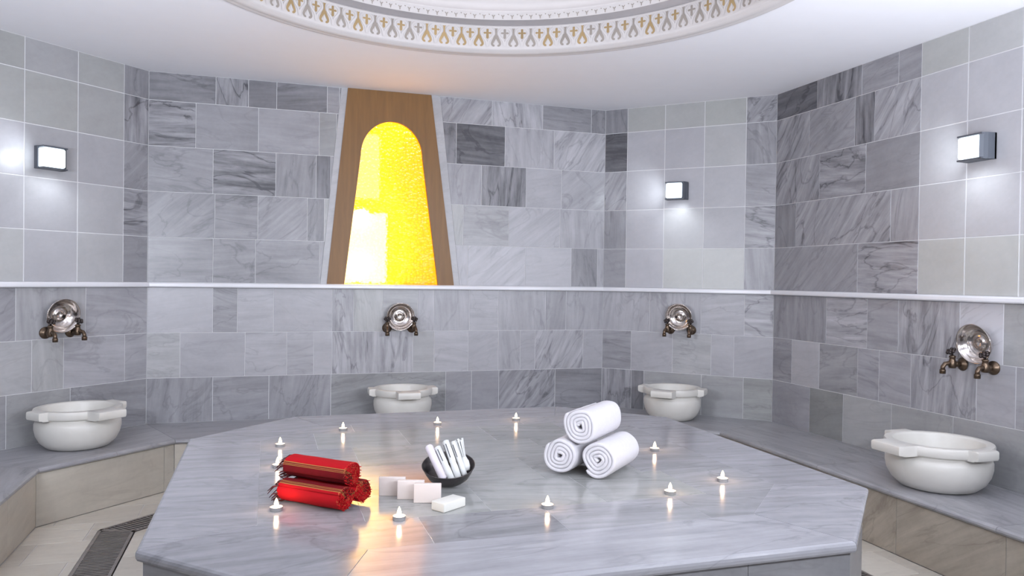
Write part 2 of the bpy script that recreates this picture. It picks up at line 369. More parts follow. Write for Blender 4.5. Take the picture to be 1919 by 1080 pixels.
TILES = {
'NU':[[(0.422,0.39,'h'),(0.707,0.39,'h'),(1.153,0.45,'h'),(1.211,0.55,'v'),(2.174,0.77,'v'),(2.278,0.77,'v'),(2.75,0.83,'d'),(3.145,0.79,'n'),(3.376,0.42,'v'),(3.431,0.72,'v')],[(0.432,0.39,'d'),(0.721,0.35,'h'),(1.064,0.51,'d'),(1.185,0.39,'v'),(2.237,0.73,'v',0.5),(2.608,0.65,'h',0.2),(3.042,0.73,'d'),(3.431,0.67,'v')],[(0.417,0.39,'h'),(0.841,0.26,'H'),(1.124,0.41,'v'),(1.227,0.3,'v'),(2.38,0.57,'v'),(2.748,0.31,'V'),(3.052,0.72,'n'),(3.431,0.67,'d')],[(0.302,0.37,'H'),(0.719,0.45,'n'),(1.143,0.51,'n'),(1.266,0.53,'n',0.4),(2.174,0.31,'v'),(2.568,0.12,'h'),(2.983,0.71,'v'),(3.431,0.75,'D')],[(0.432,0.31,'h'),(0.649,0.39,'V'),(0.842,0.29,'n'),(1.197,0.27,'h'),(1.285,0.49,'h'),(2.46,0.55,'D'),(2.882,0.67,'V'),(3.304,0.45,'h'),(3.431,0.37,'v')]],
'NL':[[(0.429,0.5,'v'),(0.808,0.5,'h'),(1.246,0.5,'v'),(2.114,0.5,'h',0.4),(2.321,0.55,'n'),(2.544,0.52,'n'),(3.019,0.52,'D'),(3.431,0.42,'h')],[(0.213,0.76,'h',0.3),(0.642,0.68,'n'),(0.93,0.72,'h'),(1.119,0.7,'h'),(1.252,0.75,'n'),(1.855,0.66,'V'),(2.021,0.66,'n',0.3),(2.29,0.78,'h'),(2.536,0.76,'n'),(2.718,0.74,'v'),(2.843,0.68,'n'),(3.26,0.7,'D'),(3.431,0.7,'n')],[(0.424,0.78,'n'),(0.588,0.5,'h'),(0.834,0.72,'h'),(1.249,0.7,'n'),(1.405,0.62,'V'),(1.623,0.72,'v',0.5),(1.887,0.66,'h',0.3),(2.016,0.73,'v'),(2.297,0.68,'v'),(2.531,0.75,'h'),(2.929,0.7,'v'),(3.107,0.6,'v'),(3.431,0.66,'v')]],
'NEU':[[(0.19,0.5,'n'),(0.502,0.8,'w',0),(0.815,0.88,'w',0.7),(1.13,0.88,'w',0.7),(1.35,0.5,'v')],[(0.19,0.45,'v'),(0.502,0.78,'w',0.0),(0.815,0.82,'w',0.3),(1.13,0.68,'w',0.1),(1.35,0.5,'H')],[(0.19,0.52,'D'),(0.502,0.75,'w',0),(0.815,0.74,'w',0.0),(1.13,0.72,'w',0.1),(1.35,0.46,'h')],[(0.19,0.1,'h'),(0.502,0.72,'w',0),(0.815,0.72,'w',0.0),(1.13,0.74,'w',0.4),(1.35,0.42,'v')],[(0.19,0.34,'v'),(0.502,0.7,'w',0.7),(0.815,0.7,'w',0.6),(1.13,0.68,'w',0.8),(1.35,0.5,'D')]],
'NEL':[[(0.252,0.5,'V'),(0.358,0.3,'v'),(0.82,0.6,'n',0.4),(1.138,0.55,'n',0.4),(1.35,0.56,'h',0.7)],[(0.247,0.5,'h'),(0.588,0.7,'n'),(0.892,0.7,'h',0.3),(1.064,0.72,'n'),(1.35,0.66,'n')],[(0.398,0.72,'v'),(0.809,0.64,'v'),(1.138,0.7,'h'),(1.35,0.6,'H')]],
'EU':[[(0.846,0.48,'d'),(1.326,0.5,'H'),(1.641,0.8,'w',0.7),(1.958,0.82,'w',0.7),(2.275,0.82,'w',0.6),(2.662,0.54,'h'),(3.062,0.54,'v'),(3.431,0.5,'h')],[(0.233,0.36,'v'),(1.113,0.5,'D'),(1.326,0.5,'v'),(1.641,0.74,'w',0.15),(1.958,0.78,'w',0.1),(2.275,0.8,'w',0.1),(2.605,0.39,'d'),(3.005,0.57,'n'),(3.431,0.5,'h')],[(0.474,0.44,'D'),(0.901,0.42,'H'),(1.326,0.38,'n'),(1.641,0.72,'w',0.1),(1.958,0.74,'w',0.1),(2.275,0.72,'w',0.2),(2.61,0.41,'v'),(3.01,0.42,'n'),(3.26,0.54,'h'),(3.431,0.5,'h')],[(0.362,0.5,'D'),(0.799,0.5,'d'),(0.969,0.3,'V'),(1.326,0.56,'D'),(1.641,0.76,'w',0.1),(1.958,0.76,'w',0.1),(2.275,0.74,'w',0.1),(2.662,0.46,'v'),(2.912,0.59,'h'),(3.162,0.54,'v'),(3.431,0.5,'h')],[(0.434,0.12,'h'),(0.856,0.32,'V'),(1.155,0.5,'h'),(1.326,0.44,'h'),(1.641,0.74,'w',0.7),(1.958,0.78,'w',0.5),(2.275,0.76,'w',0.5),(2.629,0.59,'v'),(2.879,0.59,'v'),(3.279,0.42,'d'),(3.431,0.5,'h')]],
'EL':[[(0.413,0.52,'n'),(0.739,0.4,'n',0.7),(1.149,0.64,'n',0.5),(1.587,0.62,'n',0.5),(2.2,0.56,'n',0.4),(2.75,0.5,'h'),(3.431,0.5,'v')],[(0.214,0.5,'h'),(0.504,0.78,'n',0.1),(0.863,0.52,'h',0.2),(1.043,0.56,'h'),(1.29,0.62,'h'),(1.729,0.6,'V'),(1.954,0.66,'n'),(2.6,0.6,'n'),(3.431,0.5,'v')],[(0.566,0.52,'v'),(0.938,0.66,'H'),(1.189,0.56,'h'),(1.618,0.58,'V'),(1.88,1.12,'X'),(2.45,0.66,'n',0.4),(2.9,0.6,'h'),(3.431,0.5,'v')]],
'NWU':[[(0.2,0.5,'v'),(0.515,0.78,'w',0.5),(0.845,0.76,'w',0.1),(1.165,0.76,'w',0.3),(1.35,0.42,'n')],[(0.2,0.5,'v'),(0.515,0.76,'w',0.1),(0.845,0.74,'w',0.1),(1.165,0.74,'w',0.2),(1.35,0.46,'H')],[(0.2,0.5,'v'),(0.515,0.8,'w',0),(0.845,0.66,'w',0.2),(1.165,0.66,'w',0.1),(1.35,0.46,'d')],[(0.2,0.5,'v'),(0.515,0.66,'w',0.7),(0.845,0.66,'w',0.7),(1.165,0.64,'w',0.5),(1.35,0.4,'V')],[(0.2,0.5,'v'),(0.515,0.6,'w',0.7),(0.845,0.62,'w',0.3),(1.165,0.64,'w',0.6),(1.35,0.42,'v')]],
'NWL':[[(0.42,0.52,'n',0.2),(0.807,0.56,'n',0.4),(1.35,0.52,'h',0.1)],[(0.3,0.74,'n',0.1),(0.567,0.72,'n',0.3),(0.763,0.72,'v',0.4),(1.183,0.72,'h'),(1.35,0.66,'h')],[(0.471,0.5,'d'),(0.905,0.66,'v',0.2),(1.35,0.68,'h')]],

}
WALL_UP = {2: 'NU', 3: 'NEU', 4: 'EU', 1: 'NWU'}; WALL_LO = {2: 'NL', 3: 'NEL', 4: 'EL', 1: 'NWL'}
def random_row(L, upper):
    u = 0; out = []
    while u < L - .12:
        u = min(L, u + random.choice((.22, .3, .42, .46, .34)))
        if L - u < .12: u = L
        out.append((u, random.uniform(.4, .62) if upper else random.uniform(.52, .74), random.choice('hvndV')))
    if out[-1][0] < L: out.append((L, .5, 'h'))
    return out
def white_rows(L):
    rows = []; s = L / 2 - .4725
    for k in range(5):
        r = []; u = 0
        if s > .3:
            q = random_row(s, True); r += q
        else: r.append((s, random.uniform(.4, .55), 'v'))
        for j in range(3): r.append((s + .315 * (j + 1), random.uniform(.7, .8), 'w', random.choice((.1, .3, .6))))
        if s > .3: r += [(e[0] + s + .945,) + tuple(e[1:]) for e in random_row(L - s - .945, True)]
        else: r.append((L, random.uniform(.4, .55), 'v'))
        rows.append(r)
    return rows
# trapezoid of the lit panel in the north wall (u, z)
NICHE = [(1.161, 1.2974), (2.212, 1.2974), (2.042, CEIL), (1.299, CEIL)]
def half(a, b, left=True):
    ex, ey = b[0] - a[0], b[1] - a[1]; l = math.hypot(ex, ey); n = (ey / l, -ex / l)
    if not left: n = (-n[0], -n[1])
    return n, n[0] * a[0] + n[1] * a[1]
DOOR = (.0, 0.0)
DU0, DU1, DH = LR / 2 + .05, LR / 2 + 1.5, 2.2      # doorway in the south wall (u runs east to west)
for i in range(8):
    a, t, n, L = wall_frame(i)
    pieces = [[(0, 0), (L, 0), (L, CEIL), (0, CEIL)]]
    if i == 2:
        nl, dl = half(NICHE[3], NICHE[0]); nr, dr = half(NICHE[1], NICHE[2])
        up = [(0, LEDGE), (L, LEDGE), (L, CEIL), (0, CEIL)]
        left = clip(up, (-nl[0], -nl[1]), -dl); right = clip(up, (-nr[0], -nr[1]), -dr)
        pieces = [[(0, 0), (L, 0), (L, LEDGE), (0, LEDGE)], left, right]
    if i == 6:
        pieces = [[(0, 0), (DU0, 0), (DU0, CEIL), (0, CEIL)], [(DU1, 0), (L, 0), (L, CEIL), (DU1, CEIL)], [(DU0, DH), (DU1, DH), (DU1, CEIL), (DU0, CEIL)]]
    mb = MB()
    f3 = lambda x, y, h, i=i: on_wall(i, x, y, h)
    for p in pieces:
        if area2(p) < 0: p = p[::-1]
        mb.face([f3(x, y, -.002) for x, y in p], mi=1); mb.face([f3(x, y, -.1) for x, y in p][::-1], mi=1)
        for k in range(len(p)):
            q0, q1 = p[k], p[(k + 1) % len(p)]
            mb.face([f3(*q0, -.1), f3(*q1, -.1), f3(*q1, -.002), f3(*q0, -.002)], mi=1)
    rows = TILES.get(WALL_UP.get(i)) or white_rows(L)
    lows = TILES.get(WALL_LO.get(i)) or [random_row(L, False) for _ in range(3)]
    for zz, rr in ((ZU, rows), (ZL, lows)):
        for k, r in enumerate(rr):
            u0 = 0
            for e in r:
                u1 = e[0]; base = [(u0, zz[k]), (u1, zz[k]), (u1, zz[k + 1]), (u0, zz[k + 1])]; u0 = u1
                for p in pieces:
                    q = clip_to(base, p if area2(p) > 0 else p[::-1])
                    if q:
                        def g3(x, y, h, i=i): return on_wall(i, x, y, h - .002)
                        slab_tile(mb, q, g3, .002 + random.uniform(0, .0008), .0018 if e[2] != 'w' else .0028, e[1], e[2], e[3] if len(e) > 3 else 0)
    if i == 6:      # plain tiles beside the door below the bench line
        pass
    tag(mb.build('wall_' + SIDES[i], [M['marble'], M['grout']]), kind='structure')

# ceiling with the round opening of the dome
def oct_radius(a, pts):
    d = Vector((math.cos(a), math.sin(a)))
    best = 1e9
    for k in range(8):
        p, q = pts[k], pts[(k + 1) % 8]; e = q - p; det = d.x * -e.y + e.x * d.y
        if abs(det) < 1e-9: continue
        s = (p.x * -e.y + e.x * p.y) / det; u = (d.x * p.y - d.y * p.x) / det
        if s > 0 and -1e-6 <= u <= 1 + 1e-6: best = min(best, s)
    return best
angs = sorted([2 * PI * k / 180 for k in range(180)] + [math.atan2(p.y, p.x) % (2 * PI) for p in ROOM])
angs = [a for k, a in enumerate(angs) if k == 0 or a - angs[k - 1] > 1e-4]
OUT = ring(-.1)
mb = MB()
for k in range(len(angs)):
    a, b = angs[k], angs[(k + 1) % len(angs)]
    if (b - a) % (2 * PI) < 1e-5: continue
    ra, rb = oct_radius(a, OUT), oct_radius(b, OUT); R0 = 1.44
    P = lambda r, an, z: (r * math.cos(an), r * math.sin(an), z)
    mb.face([P(R0, a, CEIL), P(R0, b, CEIL), P(rb, b, CEIL), P(ra, a, CEIL)][::-1])
    mb.face([P(R0, a, CEIL + .06), P(R0, b, CEIL + .06), P(rb, b, CEIL + .06), P(ra, a, CEIL + .06)])
tag(mb.build('ceiling', M['ceiling']), kind='structure')

# dome: rim moulding, openwork band, recess, scallop band, plain rings, cupola
dome = empty('trim_1'); dome['kind'] = 'structure'
mb = MB()
lathe(mb, [(1.53, CEIL + .001), (1.532, 2.742), (1.520, 2.735), (1.505, 2.733), (1.495, 2.738), (1.490, 2.737), (1.470, 2.734), (1.452, 2.739), (1.441, 2.750), (1.432, 2.754), (1.430, 2.760)], 180)
mb.build('rim_moulding', M['plaster'], dome)
mb = MB(); lathe(mb, [(1.430, 2.760), (1.430, 2.882), (1.424, 2.886), (1.424, 2.893), (1.430, 2.898)], 180); mb.build('ornament_band', M['plaster'], dome)
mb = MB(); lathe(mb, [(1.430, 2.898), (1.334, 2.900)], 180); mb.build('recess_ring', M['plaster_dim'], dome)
mb = MB()
lathe(mb, [(1.334, 2.900), (1.330, 2.902), (1.330, 2.940), (1.322, 2.943), (1.322, 2.952), (1.328, 2.956), (1.326, 3.00), (1.316, 3.004), (1.316, 3.012), (1.300, 3.03), (1.298, 3.08)] +
      [(1.298 * math.cos(t_), 3.08 + .75 * math.sin(t_)) for t_ in [PI / 2 * k / 16 for k in range(1, 17)]], 120)
mb.build('cupola', M['plaster'], dome)
def curve_pts(ctrl, n=5):
    out = []
    for k in range(len(ctrl) - 1):
        p0 = ctrl[max(k - 1, 0)]; p1 = ctrl[k]; p2 = ctrl[k + 1]; p3 = ctrl[min(k + 2, len(ctrl) - 1)]
        for j in range(n):
            t_ = j / n
            out.append(tuple(.5 * ((2 * p1[q]) + (-p0[q] + p2[q]) * t_ + (2 * p0[q] - 5 * p1[q] + 4 * p2[q] - p3[q]) * t_ * t_ + (-p0[q] + 3 * p1[q] - 3 * p2[q] + p3[q]) * t_ ** 3) for q in range(2)))
    out.append(ctrl[-1]); return out
def ribbon(pts, ws):
    L_, R_ = [], []
    for k, p in enumerate(pts):
        a = pts[max(k - 1, 0)]; b = pts[min(k + 1, len(pts) - 1)]; dx, dy = b[0] - a[0], b[1] - a[1]; l = math.hypot(dx, dy) or 1
        w = ws[0] + (ws[1] - ws[0]) * k / (len(pts) - 1) if len(ws) == 2 else ws[k]
        L_.append((p[0] - dy / l * w, p[1] + dx / l * w)); R_.append((p[0] + dy / l * w, p[1] - dx / l * w))
    return L_, R_
def on_cyl(R_, ang, x, z): a = ang + x / R_; return (R_ * math.cos(a), R_ * math.sin(a), z)
def add_ribbon(mb, pts, ws, R_, ang, z0, mi=0):
    L_, R2 = ribbon(pts, ws)
    for k in range(len(L_) - 1):
        mb.face([on_cyl(R_, ang, *(q[0], z0 + q[1])) for q in (L_[k], R2[k], R2[k + 1], L_[k + 1])], mi=mi)
gold, relief, scal = MB(), MB(), MB()
REP = 85; RB = 1.4285
for k in range(REP):
    an = 2 * PI * k / REP; an2 = an + PI / REP
    g = 0 if random.random() < .72 else 1; g2 = 0 if random.random() < .5 else 1
    # cross
    for pts, ws in (([(0, .060), (0, .110)], (.0082, .0066)), ([(-.018, .088), (.018, .088)], (.0048, .0048)), ([(0, .110), (0, .116)], (.0066, .001)), ([(0, .053), (0, .060)], (.003, .0082)), ([(-.025, .088), (-.016, .088)], (.001, .0078)), ([(.016, .088), (.025, .088)], (.0078, .001))):
        add_ribbon(gold, pts, ws, RB, an, 2.764, g)
    # stem that widens into two leaves, with a white trefoil left between them
    add_ribbon(gold, [(0, .116), (0, .110), (0, .085), (0, .066)], [.011, .006, .0042, .010], RB, an2, 2.764, g2)
    for s in (-1, 1):
        add_ribbon(gold, [(s * q[0], q[1]) for q in curve_pts([(.002, .070), (.011, .052), (.020, .036), (.024, .022), (.017, .012), (.009, .013)])], (.0092, .0052), RB, an2, 2.764, g2)
    # raised heart-shaped frame round each cross
    for s in (-1, 1):
        pts = [(s * q[0], q[1]) for q in curve_pts([(0, .118), (.022, .113), (.036, .098), (.036, .078), (.022, .058), (.008, .040), (.004, .018), (0, .006)], 4)]
        add_ribbon(relief, pts, (.0058, .0058), 1.4255, an, 2.764)
    add_ribbon(relief, [(0, .024), (0, .046)], (.009, .002), 1.4262, an2, 2.764)
o_ = dome.children
gold.build('gilded_motifs', [M['gilt'], M['gilt_grey']], dome); relief.build('relief_scrolls', M['plaster'], dome)
for k in range(149):
    an = 2 * PI * k / 149; w = .0026
    for pts in ([(0, .0), (.0, .012)], [(0, .012), (-.009, .022)], [(0, .012), (.009, .022)], [(.022, .024), (.028, .027)]):
        add_ribbon(scal, pts, (w * 1.2, w * .7), 1.328, an, 2.906)
scal.build('scallop_marks', M['gilt_grey'], dome)

# ledge round the room
def sweep_wall(i, prof, u0=None, u1=None):
    """profile (d, z) swept along wall i, mitred at the corners"""
    a, b = ROOM[i], ROOM[(i + 1) % 8]; mb = MB(); t = (b - a).normalized()
    def pt(end, d, z):
        R_ = ring(d); p = R_[i] if end == 0 else R_[(i + 1) % 8]
        if end == 0 and u0 is not None: p = a + t * u0 + Vector((t.y, -t.x)) * d
        if end == 1 and u1 is not None: p = a + t * u1 + Vector((t.y, -t.x)) * d
        return (p.x, p.y, z)
    rows = [[pt(e, d, z) for d, z in prof] for e in (0, 1)]
    td, tf = tile_data(random.uniform(.5, .6), 'h')
    n = len(prof)
    for k in range(n):
        q = [rows[0][k], rows[0][(k + 1) % n], rows[1][(k + 1) % n], rows[1][k]]
        mb.face(q, td, [tf((Vector(p[:2]) - a).dot(t), p[2] + (Vector(p[:2]) - a).dot(Vector((t.y, -t.x)))) for p in q])
    mb.face(rows[0][::-1], td); mb.face(rows[1], td)
    return mb
LP = [(0, 1.262), (.034, 1.262), (.042, 1.265), (.046, 1.271), (.046, 1.286), (.042, 1.294), (.034, 1.2974), (0, 1.2974)]
k_ = 2
for i in range(8):
    segs = [(None, None)] if i != 6 else [(None, DU0 - .03), (DU1 + .03, None)]
    for s0, s1 in segs:
        tag(sweep_wall(i, LP, s0, s1).build('trim_%d' % k_, M['ledge']), kind='structure'); k_ += 1

# floor: tiles inside and outside the drain channel, and the channel bed
fl = MB()
FO = ring(0); BE = ring(.587); DO = ring(.587 + .325); DI = ring(.587 + .51)
flat = lambda x, y, h: (x, y, h - .004)
def ccw(P_): P_ = [tuple(p) for p in P_]; return P_ if area2(P_) > 0 else P_[::-1]
fl.face([(p.x, p.y, -.003) for p in ring(.587 + .51)][::-1], mi=1)
def floor_grid(conv, tone=(.62, .8)):
    xs = [p[0] for p in conv]; ys = [p[1] for p in conv]; j = 0; y = -2.72
    while y < 2.75:
        x = -2.8 + (j % 2) * .2
        while x < 2.8:
            q = clip_to([(x, y), (x + .4, y), (x + .4, y + .30), (x, y + .30)], conv)
            if q: slab_tile(fl, q, flat, .004, .002, random.Random(int(x * 100) * 7919 + int(y * 100)).uniform(*tone), 'n', .3)
            x += .4
        y += .30; j += 1
floor_grid(ccw(DI))
for k in range(8):
    j = (k + 1) % 8
    quad = ccw([BE[k], BE[j], DO[j], DO[k]]); fl.face([(x, y, -.003) for x, y in quad], mi=1); floor_grid(quad)
    # under the bench
    fl.face([(p[0], p[1], -.003) for p in ccw([FO[k], FO[j], BE[j], BE[k]])], mi=1)
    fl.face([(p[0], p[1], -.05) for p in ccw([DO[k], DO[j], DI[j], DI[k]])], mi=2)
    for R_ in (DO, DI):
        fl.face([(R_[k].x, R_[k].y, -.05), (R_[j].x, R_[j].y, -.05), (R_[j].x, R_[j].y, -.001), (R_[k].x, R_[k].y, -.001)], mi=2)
# threshold in the doorway where the bench stops
S_y = -2.6704
box(fl, (-1.5, S_y - 2.2, -.01), (-.05, S_y + .59, .0005), tile=(.7, .3, .2))
tag(fl.build('floor', [M['beige'], M['grout'], M['pit']]), kind='structure')

# corridor behind the doorway
mb = MB()
x0, x1, y0, y1 = -1.9, .6, -4.9, S_y - .1
for f in ([(x0, y0, 0), (x0, y1, 0), (x0, y1, 2.7), (x0, y0, 2.7)], [(x1, y0, 0), (x1, y1, 0), (x1, y1, 2.7), (x1, y0, 2.7)], [(x0, y0, 0), (x1, y0, 0), (x1, y0, 2.7), (x0, y0, 2.7)],
          [(x0, y0, 2.7), (x1, y0, 2.7), (x1, y1, 2.7), (x0, y1, 2.7)], [(x0, y0, -.012), (x1, y0, -.012), (x1, y1, -.012), (x0, y1, -.012)]): mb.face(f)
tag(mb.build('wall_corridor', M['wallpaint']), kind='structure')

# ------------------------------------------------------------------ stone bench round the walls
bench = empty('stone_bench', (0, 0, 0), 0, 'low grey marble bench with beige risers running round the room below the tiled walls', 'bench')
G = .0
for i in range(8):
    a, b = ROOM[i], ROOM[(i + 1) % 8]; t = (b - a).normalized(); n = Vector((t.y, -t.x)); L = (b - a).length
    prof = [(.002, BENCH - .03), (.592, BENCH - .03), (.601, BENCH - .026), (.606, BENCH - .017), (.604, BENCH - .008), (.597, BENCH - .002), (.588, BENCH), (.002, BENCH)]
    segs = [(None, None)] if i != 6 else [(None, DU0 - .02), (DU1 + .02, None)]
    for s0, s1 in segs:
        mb = MB(); top = prof
        cuts = []
        if s0 is None and s1 is None:
            cuts = {True: [0, L * .36, L * .69, L], False: [0, L * .52, L]}[L > 2]
        else: cuts = [0 if s0 is None else s0, L if s1 is None else s1]
        for ci in range(len(cuts) - 1):
            c0, c1 = cuts[ci], cuts[ci + 1]
            def pt(end, d, z):
                if end == 0:
                    p = ring(d)[i] if ci == 0 and s0 is None else a + t * c0 + n * d
                    p = p + t * .001
                else:
                    p = ring(d)[(i + 1) % 8] if ci == len(cuts) - 2 and s1 is None else a + t * c1 + n * d
                    p = p - t * .001
                return p, (p.x, p.y, z)
            td, tf = tile_data(random.uniform(.56, .68), 'h')
            td = (td[0], random.uniform(0, .25), .5)
            rows = [[pt(e, d, z) for d, z in prof] for e in (0, 1)]
            for k in range(len(prof)):
                q = [rows[0][k], rows[0][(k + 1) % 8], rows[1][(k + 1) % 8], rows[1][k]]
                mb.face([p[1] for p in q], td, [tf((p[0] - a).dot(t), (p[0] - a).dot(n) + p[1][2]) for p in q])
            mb.face([p[1] for p in rows[0]][::-1], td); mb.face([p[1] for p in rows[1]], td)
        mb.build('seat_slab', M['marble'], bench)
        # riser
        mb = MB(); Rr = ring(.587); ra, rb = Rr[i], Rr[(i + 1) % 8]
        if s0 is not None: ra = a + t * s0 + n * .587
        if s1 is not None: rb = a + t * s1 + n * .587
        Lr = (rb - ra).length
        g3 = lambda x, y, h: (ra.x + t.x * x + n.x * h, ra.y + t.y * x + n.y * h, y)
        m_ = {1: [.79], 2: [.55, 1.1, 1.7, 2.3], 4: [.6, 1.2, 1.56, 2.16]}.get(i) or [.62 * q for q in range(1, 6)]
        js = [0] + [q for q in m_ if q < Lr - .05] + [Lr]
        mb.face([g3(x, y, -.003) for x, y in ((0, 0), (Lr, 0), (Lr, BENCH - .03), (0, BENCH - .03))], mi=1)
        mb.face([g3(x, y, -.02) for x, y in ((0, 0), (Lr, 0), (Lr, BENCH - .03), (0, BENCH - .03))][::-1], mi=1)
        for q in range(len(js) - 1):
            slab_tile(mb, [(js[q], 0.0), (js[q + 1], 0.0), (js[q + 1], BENCH - .03), (js[q], BENCH - .03)], lambda x, y, h: g3(x, y, h - .003), .004, .0015,
                      .40 if i in (4, 5) else .62, 'd' if i in (4, 5) else 'n', .8 if i in (4, 5) else .5)
        mb.build('riser_panel', [M['beige'], M['grout']], bench)

# ------------------------------------------------------------------ heated platform in the middle
plat = empty('marble_platform', (0, 0, 0), 0, 'large octagonal grey marble platform in the middle of the room carrying candles and towels', 'platform')
LT, ST = 1.5547, .7012
def tring(d): o = octo(LT - 2 * d * T8, ST - 2 * d * T8); return [Vector(o[k]) for k in ORD]
TO = tring(0); TI = tring(.325)
mb = MB(); f3 = lambda x, y, h: (x, y, TABLE - .004 + h)
mb.face([(p.x, p.y, TABLE - .0005) for p in tring(.32)][::-1], (.55, 0, .1), mi=1)
mb.face([(p.x, p.y, TABLE - .0022) for p in tring(.02)][::-1], (.55, 0, .1), mi=1)
inner = ccw(TI)
rowsy = [-.97, -.69, -.33, .03, .40, .76, 1.0]
offs = [(-.45, -.02, .48), (-.62, -.20, .22, .62), (-.72, -.30, .12, .54), (-.55, -.13, .30, .70), (-.70, -.28, .14, .56), (-.50, -.05, .40)]
tones = [(.50, .38, .48, .42), (.50, .52, .56, .52, .5), (.52, .55, .58, .54, .5), (.53, .60, .58, .52, .5), (.5, .60, .56, .5, .48), (.48, .44, .5, .5)]
for r in range(6):
    xs = [-1.0] + list(offs[r]) + [1.0]
    for c in range(len(xs) - 1):
        q = clip_to([(xs[c], rowsy[r]), (xs[c + 1], rowsy[r]), (xs[c + 1], rowsy[r + 1]), (xs[c], rowsy[r + 1])], inner)
        if q:
            wv = .75 if (1 <= r <= 4 and -.5 < (xs[c] + xs[c + 1]) / 2 < .6) else .15
            slab_tile(mb, q, f3, .004, .0006, tones[r][c] + .03, 'h', wv, ang=random.choice((0, 5, -8)), bev=.0001)
mb.build('centre_tiles', [M['marble_top'], M['grout']], plat)
prof = [(.325, 0), (.012, 0), (.005, -.003), (.001, -.009), (0, -.017), (.001, -.026), (.005, -.033), (.012, -.036), (.325, -.036)]
for i in range(8):
    j = (i + 1) % 8; t = (TO[j] - TO[i]).normalized(); n = Vector((t.y, -t.x)); mb = MB()
    td, tf = tile_data((.60, .55, .50, .52, .55, .60, .64, .48)[i], 'h'); td = (td[0], .0, .42)
    rows = []
    for e in (0, 1):
        rr = []
        for d, z in prof:
            p = tring(d)[i if e == 0 else j] + t * (.0013 if e == 0 else -.0013); rr.append((p, (p.x, p.y, TABLE + z)))
        rows.append(rr)
    for k in range(len(prof)):
        k2 = (k + 1) % len(prof); q = [rows[0][k], rows[0][k2], rows[1][k2], rows[1][k]]
        mb.face([p[1] for p in q], td, [tf(p[0].x, p[0].y + (p[1][2] - TABLE)) for p in q], smooth=False)
    mb.face([p[1] for p in rows[0]][::-1], td); mb.face([p[1] for p in rows[1]], td)
    mb.build('border_slab', M['marble_top'], plat)
    mb = MB(); Rr = tring(.02); ra, rb = Rr[i], Rr[j]; Lr = (rb - ra).length; hh = TABLE - .036
    g3 = lambda x, y, h: (ra.x + t.x * x - n.x * h, ra.y + t.y * x - n.y * h, y)
    w2 = lambda x, y, h: g3(Lr - x, y, h)
    mb.face([g3(x, y, -.003) for x, y in ((0, 0), (Lr, 0), (Lr, hh), (0, hh))], mi=1)
    js = [0, Lr * .5, Lr] if Lr > 1 else [0, Lr]
    if i == 6: js = [0, Lr - .95, Lr - .36, Lr]; js = [0, .36, .95, Lr]
    for q in range(len(js) - 1):
        slab_tile(mb, [(js[q], 0), (js[q + 1], 0), (js[q + 1], hh), (js[q], hh)], lambda x, y, h: g3(x, y, h - .003), .004, .0014, .42, 'n', .2)
    mb.build('side_panel', [M['marble'], M['grout']], plat)

# ------------------------------------------------------------------ drain grates
def grate(i, label):
    a, b = DO[i], DO[(i + 1) % 8]; c, d = DI[i], DI[(i + 1) % 8]
    t = (b - a).normalized(); n = Vector((t.y, -t.x)); L = (b - a).length; W_ = .185
    root = empty('drain_grate', (*((a + b + c + d) / 4), 0), 0, label, 'drain', 'metal grates of the floor drain')
    ctr = (a + b + c + d) / 4
    loc = lambda p, z: (p.x - ctr.x, p.y - ctr.y, z)
    fr = MB()
    for w0, w1 in ((.004, .018), (W_ - .018, W_ - .004)):
        P_ = []
        for e in (0, 1):
            for w in (w0, w1):
                s = w * T8 + .002; p = (a + t * s if e == 0 else b - t * s) + n * w; P_.append(p)
        q = [P_[0], P_[2], P_[3], P_[1]]
        up = [loc(p, .004) for p in q]; dn = [loc(p, -.014) for p in q]
        fr.face(up); fr.face(dn[::-1])
        for k in range(4): fr.face([dn[k], dn[(k + 1) % 4], up[(k + 1) % 4], up[k]])
    for e in (0, 1):
        s0 = lambda w: w * T8 + .002
        pa = (a + t * s0(.004) if e == 0 else b - t * s0(.004)) + n * .004; pb = (a + t * s0(W_ - .004) if e == 0 else b - t * s0(W_ - .004)) + n * (W_ - .004)
        tt = t * (.012 if e == 0 else -.012); q = [pa, pb, pb + tt, pa + tt]
        up = [loc(p, .004) for p in q]; dn = [loc(p, -.014) for p in q]
        fr.face(up); fr.face(dn[::-1])
        for k in range(4): fr.face([dn[k], dn[(k + 1) % 4], up[(k + 1) % 4], up[k]])
    fr.build('frame', M['grate'], root)
    br = MB(); s = .03
    while s < L - .03:
        w0 = .016; w1 = W_ - .016
        m0 = max(w0, 0); lim = min(s, L - s) / T8
        w1_ = min(w1, lim - .02)
        if w1_ > w0 + .02:
            p = a + t * s + n * w0; q = a + t * s + n * w1_
            for z0, z1 in ((-.01, .002),):
                c8 = [loc(p - t * .005, z1), loc(q - t * .005, z1), loc(q + t * .005, z1), loc(p + t * .005, z1)]
                d8 = [(x, y, z0) for x, y, z in c8]
                br.face(c8); br.face(d8[::-1])
                for k in range(4): br.face([d8[k], d8[(k + 1) % 4], c8[(k + 1) % 4], c8[k]])
        s += .0215
    br.build('bars', M['grate'], root)
grate(0, 'long dark slotted drain grate in the floor at lower left, running towards the viewer')
grate(1, 'short slotted drain grate in the floor running from the long grate behind the platform corner')
grate(4, 'dark drain grate glimpsed low at right between platform and bench')

